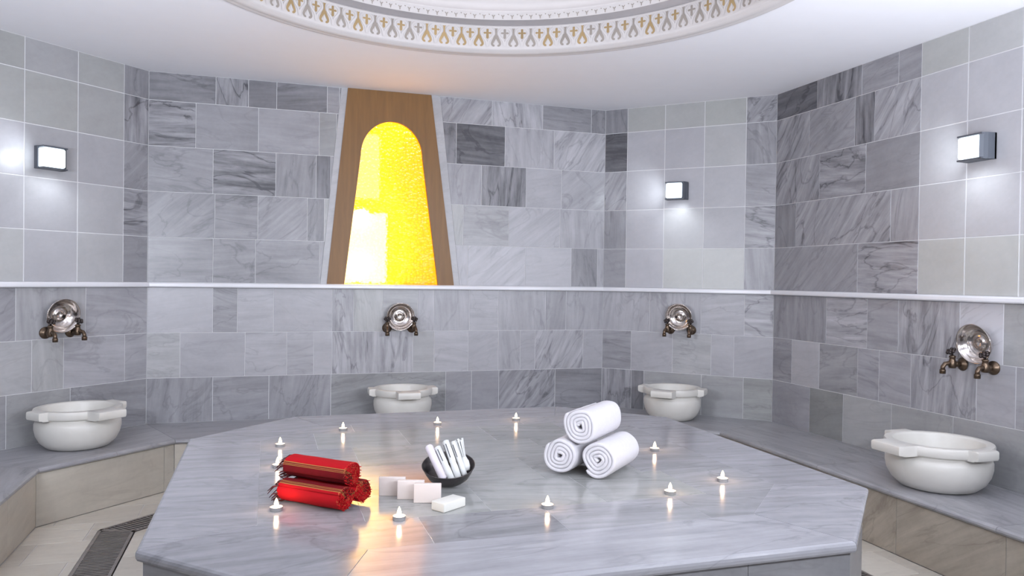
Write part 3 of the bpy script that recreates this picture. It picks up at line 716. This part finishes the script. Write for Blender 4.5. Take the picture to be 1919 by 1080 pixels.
# ------------------------------------------------------------------ lit panel in the north wall
def nb(u, z, d): return on_wall(2, u, z, d) - PB
PB = on_wall(2, 1.69, LEDGE, 0)
pan = empty('light_panel', tuple(PB), 0, 'tall tapering wooden panel with an arched glowing yellow hammered-glass light in the back wall', 'lamp')
arch = [(1.334, LEDGE), (2.040, LEDGE)]
cx_, cz_, rr_ = 1.676, 2.262, .232
for k in range(0, 33):
    a_ = PI * k / 32; arch.append((cx_ + rr_ * math.cos(a_) * 1.0, cz_ + .262 * math.sin(a_)))
outer = [(1.207, LEDGE), (2.166, LEDGE), (1.971, CEIL), (1.345, CEIL)]
# wooden face: strips between the arch opening and the outer trapezoid
def out_pt(p):
    # point on the outer trapezoid hit by the ray from (1.69, 2.0) through p
    o0 = Vector((1.69, 2.0)); d = Vector(p) - o0; best = None
    for k in range(4):
        q0, q1 = Vector(outer[k]), Vector(outer[(k + 1) % 4]); e = q1 - q0; det = d.x * -e.y + e.x * d.y
        if abs(det) < 1e-9: continue
        r_ = q0 - o0; s = (r_.x * -e.y + e.x * r_.y) / det; u = (d.x * r_.y - d.y * r_.x) / det
        if s > 0 and -1e-4 <= u <= 1 + 1e-4 and (best is None or s < best): best = s
    return tuple(o0 + d * best)
cor = sorted([2.166, 1.207])
mb = MB(); DW = .012
path = [(2.040, LEDGE)] + arch[2:] + [(1.334, LEDGE)]
def dense(P_):
    out = [P_[0]]
    for k in range(len(P_) - 1):
        n_ = 6 if (Vector(P_[k + 1]) - Vector(P_[k])).length > .3 else 1
        for j in range(1, n_ + 1): out.append(tuple(Vector(P_[k]).lerp(Vector(P_[k + 1]), j / n_)))
    return out
path = dense(path)
ops = []
for k, p in enumerate(path):
    z = p[1]
    if z <= 2.45 and (abs(p[0] - cx_) > .12):      # sides: straight out
        s = (z - LEDGE) / (CEIL - LEDGE); ops.append((2.166 + (1.971 - 2.166) * s, z) if p[0] > cx_ else (1.207 + (1.345 - 1.207) * s, z))
    else: ops.append(None)
idx = [k for k, q in enumerate(ops) if q is None]
for c_, k in enumerate(idx): ops[k] = (1.971 + (1.345 - 1.971) * (c_ + 1) / (len(idx) + 1), CEIL)
for k in range(len(path) - 1):
    mb.face([nb(*path[k], DW), nb(*ops[k], DW), nb(*ops[k + 1], DW), nb(*path[k + 1], DW)])
    mb.face([nb(*path[k], DW), nb(*path[k + 1], DW), nb(*path[k + 1], -.012), nb(*path[k], -.012)])
kk = [k for k in range(len(path)) if k in idx]
k0, k1 = kk[0] - 1, kk[-1] + 1
mb.face([nb(*ops[k0], DW), nb(1.971, CEIL, DW), nb(*ops[kk[0]], DW)]); mb.face([nb(*ops[kk[-1]], DW), nb(1.345, CEIL, DW), nb(*ops[k1], DW)])
for q0, q1 in (((2.166, LEDGE), (1.971, CEIL)), ((1.207, LEDGE), (1.345, CEIL))): mb.face([nb(*q0, DW), nb(*q1, DW), nb(*q1, -.02), nb(*q0, -.02)])
mb.build('wooden_face', M['wood'], pan)
mb = MB()
mb.face([nb(u, z, -.011) for u, z in [(1.31, LEDGE), (2.06, LEDGE)] + [(cx_ + (rr_ + .02) * math.cos(PI * k / 24), cz_ + .28 * math.sin(PI * k / 24)) for k in range(25)]])
mb.build('glass_pane', M['glass'], pan)
mb = MB()
for q in (((1.161, LEDGE), (1.207, LEDGE), (1.345, CEIL), (1.299, CEIL)), ((2.166, LEDGE), (2.212, LEDGE), (2.042, CEIL), (1.971, CEIL))):
    td, tf = tile_data(.78, 'n', .2)
    mb.face([nb(u, z, .004) for u, z in q], td, [tf(*p) for p in q]); mb.face([nb(u, z, -.02) for u, z in q][::-1], td)
    for k in range(4): mb.face([nb(*q[k], .004), nb(*q[(k + 1) % 4], .004), nb(*q[(k + 1) % 4], -.02), nb(*q[k], -.02)], td)
mb.build('marble_strips', M['marble'], pan)
mb = MB()   # lamp box behind the pane
u0_, u1_, z0_, z1_, dd = 1.17, 2.20, LEDGE - .002, CEIL, -.24
for f in (((u0_, z0_, dd), (u1_, z0_, dd), (u1_, z1_, dd), (u0_, z1_, dd)), ((u0_, z0_, dd), (u0_, z1_, dd), (u0_, z1_, -.02), (u0_, z0_, -.02)), ((u1_, z0_, dd), (u1_, z1_, dd), (u1_, z1_, -.02), (u1_, z0_, -.02)),
          ((u0_, z1_, dd), (u1_, z1_, dd), (u1_, z1_, -.02), (u0_, z1_, -.02)), ((u0_, z0_, dd), (u1_, z0_, dd), (u1_, z0_, -.02), (u0_, z0_, -.02))): mb.face([nb(*q) for q in f])
mb.build('lamp_box', M['amber'], pan)
mb = MB()
def lit(u0, u1, z0, z1, d=-.15):
    box(mb, tuple(min(p, q) for p, q in zip(nb(u0, z0, d), nb(u1, z1, d - .01))), tuple(max(p, q) for p, q in zip(nb(u0, z0, d), nb(u1, z1, d - .01))))
lit(1.26, 1.66, LEDGE + .01, 1.84)
mb.build('lamp_plate', M['lamp_tube'], pan)
mb = MB(); lit(1.34, 1.60, 1.95, 2.44); mb.build('upper_lamp_plate', M['lamp_soft'], pan)
mb = MB(); lit(1.19, 2.18, LEDGE + .01, 2.62, -.18); mb.build('amber_plate', M['lamp_amber'], pan)
def plight(name, loc, e, col, r):
    d = bpy.data.lights.new(name, 'POINT'); d.energy = e; d.color = col; d.shadow_soft_size = r
    o = bpy.data.objects.new(name, d); scene.collection.objects.link(o); o.location = loc; return o
for u, z, e, r in ((1.46, 1.45, 3.4, .09), (1.46, 1.80, 2.4, .09), (1.62, 2.62, 3.0, .05)):
    plight('panel_lamp', tuple(on_wall(2, u, z, -.12)), e, (1, .95, .85), r)

# ------------------------------------------------------------------ wall sconces
def sconce(i, u, z, label):
    a, t, n, L = wall_frame(i); root = empty('wall_sconce', tuple(on_wall(i, u, z, 0)), math.atan2(t.y, t.x), label, 'lamp', 'square wall lamps')
    # local axes: x along the wall (left to right seen from the room), -y out of the wall
    mb = MB()
    box(mb, (-.080, -.012, -.068), (.084, 0, .068)); box(mb, (-.080, -.086, .060), (.070, -.010, .068)); box(mb, (-.080, -.086, -.068), (.070, -.010, -.060))
    box(mb, (-.084, -.034, -.068), (-.078, 0, .068))
    # curved right cheek
    cs = [(.084, 0), (.084, -.03), (.080, -.052), (.070, -.072), (.056, -.086)]
    for k in range(4):
        (xa, ya), (xb, yb) = cs[k], cs[k + 1]
        mb.face([(xa, ya, -.068), (xb, yb, -.068), (xb, yb, .068), (xa, ya, .068)]); mb.face([(xa - .004, ya, -.064), (xb - .004, yb + .004, -.064), (xb - .004, yb + .004, .064), (xa - .004, ya, .064)][::-1])
        for s in (-1, 1): mb.face([(xa, ya, s * .068), (xb, yb, s * .068), (xb - .02, yb + .01, s * .068), (xa - .02, ya, s * .068)])
    mb.build('bracket', M['lamp_body'], root)
    mb = MB(); rbox(mb, (-.074, -.092, -.058), (.056, -.012, .058), .012); mb.build('diffuser', M['diffuser'], root)
    w = lambda x, y, zz: Vector((*(Vector((a + t * u)) + t * x - n * y), z + zz))
    for (x, y, zz), tg, e in (((-.12, -.19, 0), (-.29, 0, 0), .8), ((0, -.19, -.10), (0, 0, -.34), .9)):
        d = bpy.data.lights.new('sconce_light', 'SPOT'); d.energy = e * 2.6; d.color = (.88, .95, 1.0); d.spot_size = 2.1; d.spot_blend = .9; d.shadow_soft_size = .03
        o = bpy.data.objects.new('sconce_light', d); scene.collection.objects.link(o); o.location = w(x, y, zz)
        o.rotation_euler = (w(*tg) - w(x, y, zz)).to_track_quat('-Z', 'Y').to_euler()
sconce(1, .656, 2.045, 'square dark-framed wall lamp on the pale tiles at far left')
sconce(3, .612, 2.06, 'smallest of the three lit wall lamps, on the angled wall right of the back wall')
sconce(4, 1.735, 2.078, 'square wall lamp with curved dark cheek on the pale tiles at far right')

# ------------------------------------------------------------------ basins
def basin(i, u, dist, R, label, h=.240):
    a, t, n, L = wall_frame(i); p = on_wall(i, u, BENCH, dist)
    root = empty('stone_basin', tuple(p), math.atan2(t.y, t.x), label, 'basin', 'white marble wash basins on the bench')
    s = R / .24; mb = MB(); NT = 288
    def tab(th, c, w, soft=.05):
        d = abs((th - c + PI) % (2 * PI) - PI); return max(0, min(1, (w - d) / soft + .5))
    back = dist - .004
    def rim(th, base, ext):
        r = base
        for c, w, e_ in ((-PI / 2, .086 * s, ext), (0, .062 * s, ext * .45), (PI, .062 * s, ext * .45)):
            d = abs((th - c + PI) % (2 * PI) - PI)
            if d < 1.2: r = max(r, min((base + e_) / math.cos(d), w / max(1e-4, math.sin(d))))
        y = math.sin(th) * r
        if y > back: r = back / math.sin(th)
        return r
    ex = .080 * s
    lev = [(lambda th: .001, 0), (lambda th: .14 * s, 0), (lambda th: .165 * s, .006), (lambda th: .198 * s, .03), (lambda th: .218 * s, .06), (lambda th: .226 * s, .088), (lambda th: .226 * s, .112), (lambda th: .220 * s, .124), (lambda th: .206 * s, .132), (lambda th: .204 * s, .138),
           (lambda th: rim(th, .214 * s, ex * .85), .142), (lambda th: rim(th, .228 * s, ex), .147), (lambda th: rim(th, .232 * s, ex), .155), (lambda th: rim(th, .232 * s, ex), h - .008), (lambda th: rim(th, .229 * s, ex), h - .002), (lambda th: rim(th, .223 * s, ex), h),
           (lambda th: .200 * s, h), (lambda th: .194 * s, h - .003), (lambda th: .190 * s, h - .012), (lambda th: .184 * s, .12), (lambda th: .165 * s, .075), (lambda th: .12 * s, .045), (lambda th: .001, .038)]
    vs_, fs = [], []
    for f, z in lev:
        if 0 < z < .2 and z not in (h - .008, h - .002, h - .003, h - .012): z *= 1.32 if z < .16 else 1
        for k in range(NT):
            th = 2 * PI * k / NT; r = f(th); vs_.append((r * math.cos(th), r * math.sin(th), z))
    for q in range(len(lev) - 1):
        for k in range(NT): fs.append((q * NT + k, q * NT + (k + 1) % NT, (q + 1) * NT + (k + 1) % NT, (q + 1) * NT + k))
    mb.add(vs_, fs); o = mb.build('bowl_body', M['basin'], root)
    for pol in o.data.polygons: pol.use_smooth = True
    mod = o.modifiers.new('edges', 'EDGE_SPLIT'); mod.split_angle = math.radians(42)
basin(1, .685, .27, .245, 'white marble basin with wide front lug on the left bench')
basin(2, 1.735, .27, .222, 'white marble basin on the bench under the yellow light panel')
basin(3, .668, .27, .225, 'white marble basin at the right rear corner, behind the rolled white towels')
basin(4, 1.775, .30, .262, 'white marble basin nearest the viewer on the right bench')

# ------------------------------------------------------------------ taps and wash bowls
def tap_mesh(root):
    b = MB(); RX = Matrix.Rotation(PI / 2, 4, 'X')
    lathe(b, [(.0, 0), (.031, 0), (.032, .004), (.028, .009), (.020, .012), (.017, .018), (.0, .018)], 28, RX); b.build('wall_flange', M['bronze'], root)
    b = MB(); tube(b, [(0, -.012, 0), (0, -.03, 0), (0, -.052, 0)], [.012, .013, .015], 16)
    lathe(b, [(.0, -.020), (.015, -.018), (.018, -.008), (.018, .008), (.014, .018), (.012, .030), (.015, .033), (.015, .038), (.009, .042), (.0, .043)], 20, Matrix.Translation((0, -.058, 0))); b.build('valve_body', M['bronze'], root)
    b = MB(); pts = [(0, -.06, 0), (0, -.08, .004), (0, -.098, .001), (0, -.108, -.012), (0, -.109, -.028)]
    tube(b, pts, [.011, .0105, .010, .010, .0105], 14); tube(b, [(0, -.109, -.024), (0, -.109, -.030), (0, -.109, -.044)], [.0135, .014, .0135], 8); b.build('spout', M['bronze'], root)
    b = MB(); tube(b, [(0, -.058, .040), (0, -.061, .052), (0, -.066, .060)], .005, 10)
    K = Matrix.Translation((0, -.067, .062)) @ Matrix.Rotation(math.radians(38), 4, 'X')
    for k in range(6):
        an = PI / 3 * k; sphere(b, K @ Vector((.0155 * math.cos(an), .0155 * math.sin(an), 0)), .0085, 8)
    sphere(b, K @ Vector((0, 0, .001)), .010, 8); b.build('handle', M['bronze_dark'], root)
tap0 = None; bowl0 = None
def tap(i, u, z, rz, label):
    global tap0
    a, t, n, L = wall_frame(i)
    if tap0 is None: root = tap0 = empty('wall_tap'); tap_mesh(root)
    else: root = copy_tree(tap0)
    root.location = on_wall(i, u, z, .001); root.scale = (1.15, 1.15, 1.15); root.rotation_euler = (0, 0, math.atan2(t.y, t.x) + rz)
    tag(root, label, 'tap', 'bronze taps on the lower walls')
def wash_bowl(i, u, z, label, tilt=8):
    global bowl0
    a, t, n, L = wall_frame(i)
    if bowl0 is None:
        root = bowl0 = empty('wash_bowl'); b = MB()
        pr = [(.001, .006), (.012, .008), (.018, .013), (.024, .011), (.030, .004), (.045, .003), (.058, .004), (.062, .008), (.068, .009), (.078, .016), (.090, .034), (.097, .050), (.103, .055), (.106, .0555), (.106, .054), (.100, .048), (.093, .032), (.081, .013), (.070, .004), (.030, 0), (.001, 0)]
        lathe(b, pr, 56, Matrix.Rotation(PI / 2, 4, 'X')); b.build('bowl_shell', M['steel'], root)
    else: root = copy_tree(bowl0)
    root.location = on_wall(i, u, z, .016); root.rotation_euler = (math.radians(tilt), 0, math.atan2(t.y, t.x))
    tag(root, label, 'bowl', 'metal wash bowls hung over the taps')
WH = {1: ('left wall', .718, 1.095), 2: ('back wall', 1.746, 1.065), 3: ('narrow rear right wall', .652, 1.082), 4: ('right wall', 1.765, 1.052)}
tu = {1: (.645, .802, .985), 2: (1.655, 1.842, .970), 3: (.572, .738, .972), 4: (1.645, 1.83, .925)}
for i in (1, 2, 3, 4):
    w, u, z = WH[i]
    wash_bowl(i, u, z, 'round polished metal bowl above the two taps on the ' + w)
    tap(i, tu[i][0], tu[i][2], -.12, 'bronze tap left of the metal bowl on the ' + w)
    tap(i, tu[i][1], tu[i][2], .10, 'bronze tap right of the metal bowl on the ' + w)

# ------------------------------------------------------------------ tealights
CAND = [(.752, .842, 'burning tealight half hidden behind the rolled white towels'), (.391, .877, 'tealight at the far edge of the platform, left of the white towels'), (-.055, .855, 'tealight on the far side of the platform in front of the back basin'),
        (-.552, .811, 'tealight alone on the far left of the platform, left of the back basin'), (-.862, .504, 'tealight near the left seam, the farther of two behind the red towels'), (-.878, .106, 'tealight right beside the fringes of the red towels, nearer of the two behind them'),
        (-.889, -.497, 'tealight at the front left, in front of the red towels'), (-.513, -.699, 'tealight in front of the soap bars, at the lower middle left'), (-.006, -.702, 'tealight at the front middle of the platform, below and left of the white towels'),
        (.489, -.657, 'tealight at the front right of the platform, nearer of two there'), (.78, -.548, 'tealight farthest right on the platform'), (.778, .003, 'tealight right of the white towels, behind the two front right ones')]
c0 = empty('tealight_candle')
b = MB(); lathe(b, [(0.0005, 0), (.0200, 0), (.0208, .002), (.0210, .0115), (.0217, .0120), (.0217, .0130), (.0204, .0130), (.0200, .009), (.0005, .009)], 28); b.build('foil_cup', M['alu'], c0)
b = MB(); lathe(b, [(.0005, .0105), (.010, .0106), (.0190, .0112), (.0200, .0118), (.0200, .0100)], 24); b.build('wax', M['wax'], c0)
b = MB(); tube(b, [(0, 0, .009), (.0004, 0, .014), (.001, 0, .019)], .0008, 6); b.build('wick', M['wick'], c0)
b = MB(); lathe(b, [(.0003, .013), (.0042, .0145), (.0066, .018), (.0070, .0225), (.0058, .029), (.0036, .035), (.0014, .0395), (.0002, .042)], 14); b.build('flame', M['flame'], c0)
for k, (x, y, lab) in enumerate(CAND):
    c = c0 if k == 0 else copy_tree(c0)
    c.location = (x, y, TABLE); tag(c, lab, 'candle', 'tealights on the platform')
    plight('candle_glow', (x, y, TABLE + .040), .25, (1.0, .62, .34), .006)

# ------------------------------------------------------------------ rolled towels
def roll_sheet(L, R, th, turns, start=0, r0=.006, squash=1.0, seg=40, end=0.0, stripes=False, tail=None, wob=.0015, seed=0, flat_bottom=.85):
    """a thick sheet rolled as a spiral about local x; outer radius R"""
    mb = MB(); n = int(turns * seg); r0 = R - th / 2 - (th * 1.04) * turns; r0 = max(r0, th * .55)
    pitch = (R - th / 2 - r0) / turns
    pts = []
    for k in range(n + 1):
        s = k / n; a = start + 2 * PI * turns * s; r = r0 + pitch * turns * s
        x = r * math.cos(a); y = r * math.sin(a) * squash
        lim = -R * flat_bottom
        if y < lim: y = lim + (y - lim) * .35
        x += wob * math.sin(3 * a + seed) ; y += wob * math.sin(2 * a + seed * 1.7)
        pts.append((x, y, (a - stripes[1]) / (2 * PI) * stripes[0] if stripes else s * 2 * PI * R))
    if tail:
        x, y, s = pts[-1]
        for q in tail: pts.append((x + q[0], y + q[1], s + math.hypot(q[0], q[1])))
    stations = [(-L / 2, .35), (-L / 2 + th * .12, .72), (-L / 2 + th * .35, .95), (-L / 2 + th * .8, 1)] + [(-L / 2 + th + (L - 2 * th) * q / 6, 1) for q in range(7)] + [(L / 2 - th * .8, 1), (L / 2 - th * .35, .95), (L / 2 - th * .12, .72), (L / 2, .35)]
    outer_, inner_ = [], []
    for k, p in enumerate(pts):
        a_ = pts[max(0, k - 1)]; b_ = pts[min(len(pts) - 1, k + 1)]; dx, dy = b_[0] - a_[0], b_[1] - a_[1]; l = math.hypot(dx, dy) or 1
        outer_.append((dy / l, -dx / l)); inner_.append(p)
    V = []; F = []; T = []; m_ = len(pts)
    total = 2 * PI * R
    for x, hs in stations:
        for sg in (1, -1):
            for k in range(m_):
                h = th * .5 * .985 * hs
                if k == 0 or k == m_ - 1: h *= .45
                nx = .0018 * mnoise.noise(Vector((x * 14, pts[k][0] * 30 + seed, pts[k][1] * 30))) if sg == 1 else 0
                V.append((x + (.004 * mnoise.noise(Vector((k * .06, seed, 0)))), pts[k][0] + outer_[k][0] * (h * sg + nx), pts[k][1] + outer_[k][1] * (h * sg + nx)))
    st = 2 * m_
    for q in range(len(stations) - 1):
        for k in range(m_ - 1):
            F.append((q * st + k, q * st + k + 1, (q + 1) * st + k + 1, (q + 1) * st + k)); T.append((k, q))
            F.append((q * st + m_ + k, (q + 1) * st + m_ + k, (q + 1) * st + m_ + k + 1, q * st + m_ + k + 1)); T.append((k, q))
        F.append((q * st, (q + 1) * st, (q + 1) * st + m_, q * st + m_)); T.append((0, q))
        F.append((q * st + m_ - 1, q * st + 2 * m_ - 1, (q + 1) * st + 2 * m_ - 1, (q + 1) * st + m_ - 1)); T.append((m_ - 2, q))
    for q, rev in ((0, False), (len(stations) - 1, True)):
        for k in range(m_ - 1): F.append((q * st + k, q * st + m_ + k, q * st + m_ + k + 1, q * st + k + 1)); T.append((k, q))
    i0 = len(mb.v); mb.v += V
    for f, (k, q) in zip(F, T):
        mb.f.append(f)
        edge = 1.0 if (q <= 2 or q >= len(stations) - 4) else 0.0
        if stripes:
            kk_ = [(v % st) % m_ for v in f]
            mb.t.append(tuple((pts[w][2] + 20, edge, 0) for w in kk_))
        else: mb.t.append((.5, 0, 0))
        mb.c.append([V[v] for v in f]); mb.mi.append(0); mb.sm.append(True)
    return mb
def place(root, loc, axis, roll=0, pitch=0):
    root.location = loc; root.rotation_euler = (0, pitch, math.atan2(axis[1], axis[0]))
# white towels: axis from the viewer's end to the far end
ax = Vector((.72, .694)); pe = Vector((-.694, .72))
RT = .0765
def white(name_label, c, z, L, seed, start, turns=4.1, tail=None, R=RT):
    root = empty('rolled_towel', (c.x, c.y, z), math.atan2(ax.y, ax.x), name_label, 'towel', 'rolled white towels')
    mb = roll_sheet(L, R, .0155, turns, start=start, seed=seed, tail=tail, wob=.0028, squash=1.0, flat_bottom=.9)
    mb.build('terry_roll', M['towel'], root)
base = Vector((.310, -.402))
cr = base + ax * .145; white('rolled white towel at lower right of the pile of three', cr, TABLE + .0785, .285, 1.0, -PI * .45)
cl = base + pe * .1525 + ax * .105 ; white('rolled white towel at lower left of the pile of three', cl, TABLE + .0785, .24, 3.3, PI * .2, 4.0)
ct = base + pe * .077 + ax * .150; white('rolled white towel on top of the pile of three', ct, TABLE + .0785 + .124, .30, 5.2, -PI * .15, 4.2)

# red towels with fringes; axis from the far left end to the near right end
rx = Vector((.72, -.69)).normalized(); rp = Vector((.69, .72)).normalized(); RR = .046
def red(label, c, z, L, seed, start, stripe, R=RR, tilt=0):
    root = empty('red_rolled_towel', (c.x, c.y, z), math.atan2(rx.y, rx.x), label, 'towel', 'rolled red striped towels')
    root.rotation_euler = (0, tilt, math.atan2(rx.y, rx.x))
    mb = roll_sheet(L, R, .0066, 6.4, start=start, seed=seed, stripes=stripe, wob=.0022, squash=.87, flat_bottom=.82, seg=44)
    mb.build('cotton_roll', M['kilim'], root)
    fr = MB(); te = MB(); rnd = random.Random(int(seed * 10))
    for k in range(46):
        a = rnd.uniform(0, 2 * PI); r = R * math.sqrt(rnd.uniform(.05, .95)); y, zz = r * math.cos(a), r * math.sin(a) * .9
        l = rnd.uniform(.018, .042); dz = -rnd.uniform(.3, 1.0) * l
        p0 = Vector((-L / 2 + .006, y, zz)); p1 = Vector((-L / 2 - l * .5, y * 1.08, zz + dz * .3)); p2 = Vector((-L / 2 - l, y * 1.12 + rnd.uniform(-.006, .006), max(-R * .9 + .002, zz + dz)))
        if z + p2.z < TABLE + .003: p2.z = TABLE + .003 - z
        tube(fr, [p0, p1, p2], [.0022, .0026, .0012], 5)
    for k in range(70):    # thread ends at the near side
        a = rnd.uniform(0, 2 * PI); r = R * math.sqrt(rnd.uniform(.02, .9)); y, zz = r * math.cos(a), r * math.sin(a) * .9
        p0 = Vector((L / 2 - .004, y, zz)); p1 = Vector((L / 2 + rnd.uniform(.003, .008), y + rnd.uniform(-.004, .004), zz + rnd.uniform(-.004, .002)))
        tube(te, [p0, p1], [.0016, .0012], 5)
    fr.build('fringe', M['fringe'], root); te.build('thread_ends', M['kilim'], root)
r0 = Vector((-.764, -.480))
red('red striped rolled towel at the bottom front of the pile', r0, TABLE + .0435, .262, 1.3, PI * .05, (-1, 2.45))
red('red striped rolled towel at the bottom back of the pile, mostly hidden', r0 + rp * .096 + rx * .0, TABLE + .0435, .262, 2.9, PI * .3, (-1, 2.2))
red('red striped rolled towel on top of the pile', r0 + rp * .046 - rx * .012, TABLE + .0435 + .070, .268, 4.1, PI * .35, (1, 2.5))

# ------------------------------------------------------------------ soap
cr2 = Vector((cR.x, cR.y)).normalized(); cf2 = Vector((cF.x, cF.y)).normalized()
def soap_up(x, y, rz, label):
    root = empty('soap_bar', (x, y, TABLE), rz, label, 'soap', 'upright soap bars')
    mb = MB(); rbox(mb, (-.047, -.011, 0), (.047, .011, .066), .0025); mb.build('bar', M['soap'], root)
ra_ = math.radians(-17)
soap_up(-.492, -.418, ra_, 'upright pale soap bar standing farthest left and back in the row')
soap_up(-.436, -.478, ra_, 'upright pale soap bar in the middle of the standing row')
soap_up(-.388, -.535, ra_, 'upright pale soap bar at the right front of the standing row')
root = empty('soap_bar', (-.332, -.617, TABLE), math.radians(34), 'white soap bar lying flat in front of the standing ones', 'soap')
mb = MB(); rbox(mb, (-.054, -.030, 0), (.054, .030, .031), .004); mb.build('bar', M['soap_white'], root)

# ------------------------------------------------------------------ dark bowl with rolled things
BX, BY = -.262, -.312
cr2 = Vector((cR.x, cR.y)).normalized(); cf2 = Vector((cF.x, cF.y)).normalized()
TILT = Matrix.Translation((BX, BY, TABLE + .0145)) @ Matrix.Rotation(math.radians(17), 4, Vector((cr2.x, cr2.y, 0)))
root = empty('metal_bowl', (BX, BY, TABLE), 0, 'dark metal bowl on the platform holding white rolled packets', 'bowl')
mb = MB(); lathe(mb, [(.001, 0), (.045, 0), (.062, .005), (.080, .022), (.092, .045), (.098, .062), (.1005, .064), (.0990, .0655), (.0960, .063), (.090, .046), (.078, .025), (.060, .008), (.042, .004), (.001, .004)], 56); mb.build('shell', M['dark_metal'], root); root.matrix_world = TILT
def stick(name, p, q, r, label, cat, build):
    p = TILT @ Vector(p); q = TILT @ Vector(q); d = q - p
    root = bpy.data.objects.new(name, None); scene.collection.objects.link(root); root.location = p; root.empty_display_size = .03
    root.rotation_mode = 'QUATERNION'; root.rotation_quaternion = d.to_track_quat('Z', 'Y'); tag(root, label, cat); build(root, d.length, r); return root
def b_plain(root, L, r):
    mb = MB(); lathe(mb, [(.0005, 0), (r * .8, .001), (r, .005), (r, L - .012), (r * .93, L - .005), (r * .6, L), (.0005, L + .001)], 22); mb.build('cloth_roll', M['paper_lilac'], root)
def b_packet(root, L, r):
    mb = MB(); lathe(mb, [(.0005, 0), (r, .001), (r * 1.04, L * .3), (r * .92, L * .42), (r * 1.04, L * .5), (r, L * .98), (r * .5, L), (.0005, L)], 18); mb.build('wrapper', M['paper'], root)
    mb = MB()
    for k, (a, z0, z1) in enumerate(((-1.9, .55, .93), (-1.2, .6, .85), (-.4, .5, .9), (-1.6, .08, .3), (.5, .55, .9), (-2.6, .5, .8), (-.9, .12, .25), (-2.3, .3, .42))):
        for s in range(2):
            a_, b_ = a + s * .12, a + s * .12 + .12
            mb.face([(r * 1.06 * math.cos(w), r * 1.06 * math.sin(w), z) for w, z in ((a_, L * z0), (b_, L * z0), (b_, L * z1), (a_, L * z1))])
    mb.build('printed_bands', M['ink'], root)
def b_brush(root, L, r):
    mb = MB(); lathe(mb, [(.0005, 0), (r * .9, .001), (r * 1.25, L * .12), (r * 1.3, L * .28), (r * .95, L * .38), (r * .9, L * .42), (.0005, L * .42)], 20); mb.build('wrapper', M['paper'], root)
    mb = MB()
    for k in range(8):
        a = 2 * PI * k / 8; tube(mb, [(r * .5 * math.cos(a), r * .5 * math.sin(a), L * .38), (r * .75 * math.cos(a), r * .75 * math.sin(a), L * .7), (r * 1.1 * math.cos(a), r * 1.1 * math.sin(a), L * (.94 + .06 * (k % 2)))], [.0032, .0036, .0042], 7)
    mb.build('strips', M['paper'], root)
    mb = MB()
    for k in range(8):
        a = 2 * PI * (k + .5) / 8; tube(mb, [(r * .5 * math.cos(a), r * .5 * math.sin(a), L * .40), (r * .95 * math.cos(a), r * .95 * math.sin(a), L * .90)], [.0014, .0018], 5)
    mb.build('dark_strips', M['ink'], root)
def V2(rt, fw, z): p = cr2 * rt + cf2 * fw; return (p.x, p.y, z)
stick('rolled_cloth', V2(-.012, -.056, .034), V2(-.078, .030, .128), .0155, 'smooth white roll leaning leftmost in the dark bowl', 'cloth', b_plain)
stick('paper_packet', V2(.018, -.060, .036), V2(-.044, .026, .126), .0125, 'white packet second from left in the dark bowl', 'packet', b_packet)
stick('paper_packet', V2(.043, -.052, .034), V2(-.014, .038, .146), .0125, 'printed white packet in the middle of the dark bowl, tallest', 'packet', b_packet)
stick('paper_packet', V2(.066, -.036, .034), V2(.012, .052, .134), .0110, 'printed white packet between the tallest packet and the bundle in the dark bowl', 'packet', b_packet)
stick('tied_bundle', V2(.070, -.002, .040), V2(.034, .070, .134), .0130, 'white bundle of thin strips tied at the waist, rightmost in the dark bowl', 'bundle', b_brush)
